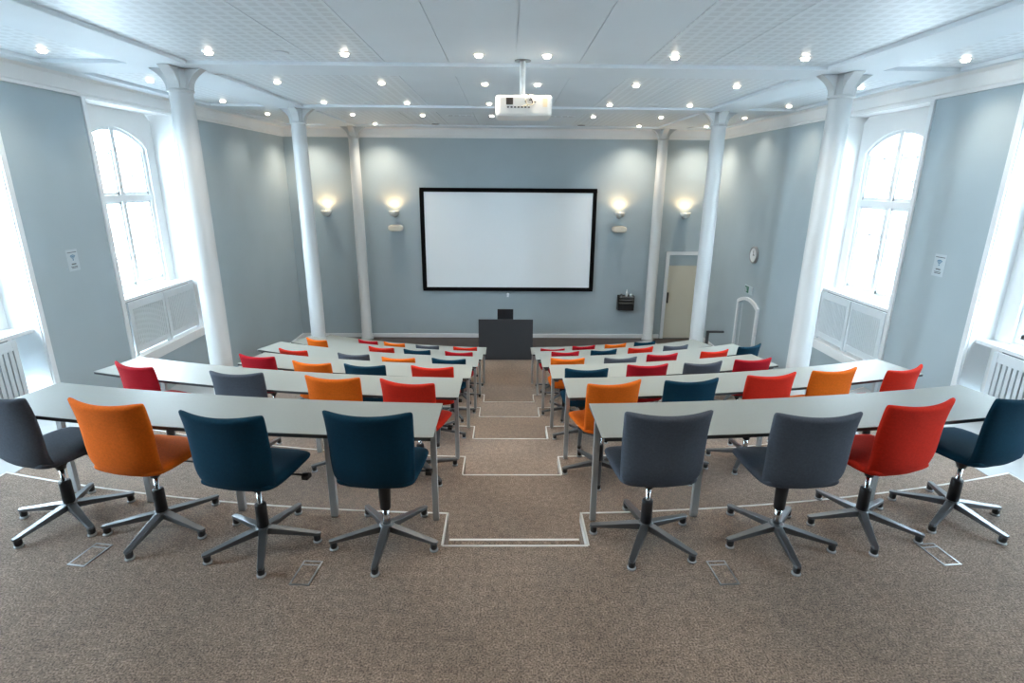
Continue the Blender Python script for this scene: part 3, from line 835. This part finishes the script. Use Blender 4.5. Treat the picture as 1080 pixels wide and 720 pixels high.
q.box(.02, .035, -.253, -.246, -.43, -.41); q.box(.06, .09, -.253, -.246, -.41, -.40); q.box(.11, .13, -.253, -.246, -.43, -.42)
q.build('sockets', M['black'], bd)
for pts_ in ([(.05, -.255, -.46), (.03, -.30, -.44), (.02, -.30, -.38), (.04, -.2, -.34), (.03, -.06, -.335)], [(.10, -.255, -.44), (.09, -.29, -.42), (.06, -.28, -.36), (.05, -.1, -.33)], [(.0, -.255, -.47), (.03, -.29, -.45), (.09, -.28, -.46), (.11, -.255, -.43)]):
    cu = bpy.data.curves.new('cable', 'CURVE'); cu.dimensions = '3D'; cu.bevel_depth = .005; cu.bevel_resolution = 2
    sp = cu.splines.new('NURBS'); sp.points.add(len(pts_) - 1); sp.use_endpoint_u = True; sp.order_u = 3
    for p, c_ in zip(sp.points, pts_): p.co = (*c_, 1)
    o = bpy.data.objects.new('cable', cu); C.objects.link(o); o.parent = t; cu.materials.append(M['ivory'] if pts_[0][0] != .10 else M['black'])
    me = bpy.data.meshes.new_from_object(o); bpy.data.objects.remove(o); o = bpy.data.objects.new('cable', me); C.objects.link(o); o.parent = t

# ------------------------------------------------------------------ downlights
LXs = [-4.5, -2.9, -1.58, -.27, .40, 1.66, 2.95, 4.55]
LY = [5.93, 7.6, 9.45, 11.15]
rows_n = ['second', 'third', 'fourth', 'fifth']
proto = None
def downlight(x, y, lab, power=32):
    global proto
    if proto is None:
        t = empty('downlight'); q = MB(); q.lathe([(.045, -.006), (.062, -.006), (.066, 0), (.066, .004), (.045, .004)], 24, cap=False); q.build('trim_ring', M['spotring'], t)
        q = MB(); q.lathe([(.001, -.026), (.032, -.026), (.036, -.022), (.036, -.004)], 20, cap=False); q.build('lamp_lens', M['spot'], t)
        proto = (t, kids_of(t)); o = t
    else: o = copy_tree(*proto)
    zc = ZP - (.008 if abs(x) < 3.4 else .006)
    o.location = (x, y, zc); tag(o, lab, 'downlight', 'recessed ceiling downlights')
    L = LDS if abs(x) > 4 and y < 12 else LD if y < 6.5 else LDM if y < 12 else LDF; lo = bpy.data.objects.new('downlight_lamp', L); C.objects.link(lo); lo.location = (x, y, zc - .045)
LD = bpy.data.lights.new('downlight lamp', 'SPOT'); LD.energy = 50; LD.color = (1, .87, .70); LD.spot_size = math.radians(125); LD.spot_blend = 1; LD.shadow_soft_size = .04
LDM = LD.copy(); LDM.energy = 13
LDS = LD.copy(); LDS.energy = 22
LDF = LD.copy(); LDF.energy = 72
xn = ['leftmost', 'second from left', 'third from left', 'fourth from left', 'fifth from left', 'sixth from left', 'seventh from left', 'rightmost']
for r, y in enumerate(LY):
    for k, x in enumerate(LXs):
        downlight(x, y, 'lit ceiling downlight, %s in the %s row from the camera' % (xn[k], ['nearest', 'second', 'third', 'fourth'][r]))
for x, nm in ((-4.45, 'leftmost'), (-2.87, 'second from left'), (2.93, 'second from right'), (4.42, 'rightmost')):
    downlight(x, 12.86, 'lit ceiling downlight, %s in the farthest row beside the front wall' % nm)
for y in (3.95, 1.9, -.6):
    for x in (-1.58, .06, 1.66):
        lo = bpy.data.objects.new('downlight_lamp', LD); C.objects.link(lo); lo.location = (x, y, ZP - .03)
        # unseen fitting, added with its lamp to light the near floor
        o = copy_tree(*proto); o.location = (x, y, ZP - .008); tag(o, 'added unseen ceiling downlight above the picture edge', 'downlight', 'added downlights above the camera')
# flush ceiling speakers and slot vents
for x, y, lb in ((-2.21, 5.94, 'left, in the nearest ceiling bay'), (2.40, 5.94, 'right, in the nearest ceiling bay'), (-2.19, 9.47, 'left, in the second ceiling bay'), (2.37, 9.43, 'right, in the second ceiling bay'),
                 (-1.55, 12.9, 'left, close to the front wall'), (1.66, 12.9, 'right, close to the front wall')):
    q = MB(); q.lathe([(.085, 0), (.085, -.006), (.07, -.009), (.001, -.009)], 26, cap=False)
    tag(q.build('ceiling_loudspeaker', M['rad'] if y < 12 else M['aluminium'], loc=(x, y, ZP - .008)), 'flush round ceiling loudspeaker, ' + lb, 'loudspeaker', 'flush ceiling loudspeakers')
for x, lb in ((-.88, 'left'), (1.06, 'right')):
    t = empty('slot_vent', (x, 11.2, ZP - .008)); tag(t, 'small slotted ceiling vent %s of the aisle near the front' % lb, 'vent', 'slotted ceiling vents')
    q = MB(); q.box(-.26, .26, -.04, .04, -.004, 0); q.build('vent_plate', M['ceil'], t)
    q = MB()
    for k in range(4): q.box(-.22 + k * .12, -.14 + k * .12, -.018, .018, -.006, -.003)
    q.build('slot', M['aluminium'], t)

# ------------------------------------------------------------------ outside
q = MB(); q.box(-60, 60, -40, 60, -8.2, -8); struct(q.build('ground', M['ground']), 'street outside')
def facade(x, y0, y1, h, label):
    t = empty('neighbouring_building', (x, (y0 + y1) / 2, -8)); tag(t, label, 'building')
    w = (y1 - y0) / 2
    q = MB(); q.box(0, 8, -w, w, 0, h); q.build('facade_wall', M['brick'], t)
    q = MB(); q.prism([(-.4, h), (8.4, h), (4, h + 3)], -w - .3, w + .3, Matrix.Rotation(PI / 2, 4, 'X')); q.build('roof', M['aluminium'], t)
    k = -w + 1
    while k < w - 1.2:
        for z in (4, 7.5, 11):
            if z + 2 > h: continue
            q = MB(); q.box(-.06, .05, k, k + 1.2, z, z + 1.9); f = q.build('window_frame', M['white'], t)
            q = MB()
            for a, b in ((k + .08, k + .56), (k + .64, k + 1.12)):
                for c, d in ((z + .08, z + 1.1), (z + 1.2, z + 1.82)): q.box(-.075, -.055, a, b, c, d)
            q.build('pane', M['farglass'], f)
        k += 2.1
facade(17, -2, 30, 14, 'pale building with sash windows across the street, seen through the right windows')

# ------------------------------------------------------------------ light
W = bpy.data.worlds.new('overcast sky'); SC.world = W; W.use_nodes = True
bg = W.node_tree.nodes['Background']; bg.inputs[0].default_value = (.70, .87, 1, 1); bg.inputs[1].default_value = 20.5
SC.view_settings.view_transform = 'Standard'; SC.view_settings.look = 'None'; SC.view_settings.gamma = 1; SC.view_settings.use_curve_mapping = False
SC.view_settings.exposure = 1.04
try:
    SC.cycles.max_bounces = 10; SC.cycles.diffuse_bounces = 6; SC.cycles.transparent_max_bounces = 8
    SC.cycles.use_light_tree = True; SC.cycles.caustics_reflective = False; SC.cycles.caustics_refractive = False
    SC.cycles.sample_clamp_indirect = 6
except Exception: pass

# ------------------------------------------------------------------ camera
f_, p_, yaw, roll, H = 576.437, .2857, .0129, -.0073, 1.97
fw = Vector((math.sin(yaw) * math.cos(p_), math.cos(yaw) * math.cos(p_), -math.sin(p_)))
r0 = Vector((math.cos(yaw), -math.sin(yaw), 0)); u0 = r0.cross(fw)
r1 = r0 * math.cos(roll) - u0 * math.sin(roll); u1 = r0 * math.sin(roll) + u0 * math.cos(roll)
cam = bpy.data.cameras.new('camera'); cam.sensor_width = 36; cam.lens = f_ / 1080 * 36; cam.clip_start = .05; cam.clip_end = 200
co = bpy.data.objects.new('camera', cam); C.objects.link(co)
co.matrix_world = Matrix(((r1.x, u1.x, -fw.x, 0), (r1.y, u1.y, -fw.y, 0), (r1.z, u1.z, -fw.z, H), (0, 0, 0, 1)))
SC.camera = co
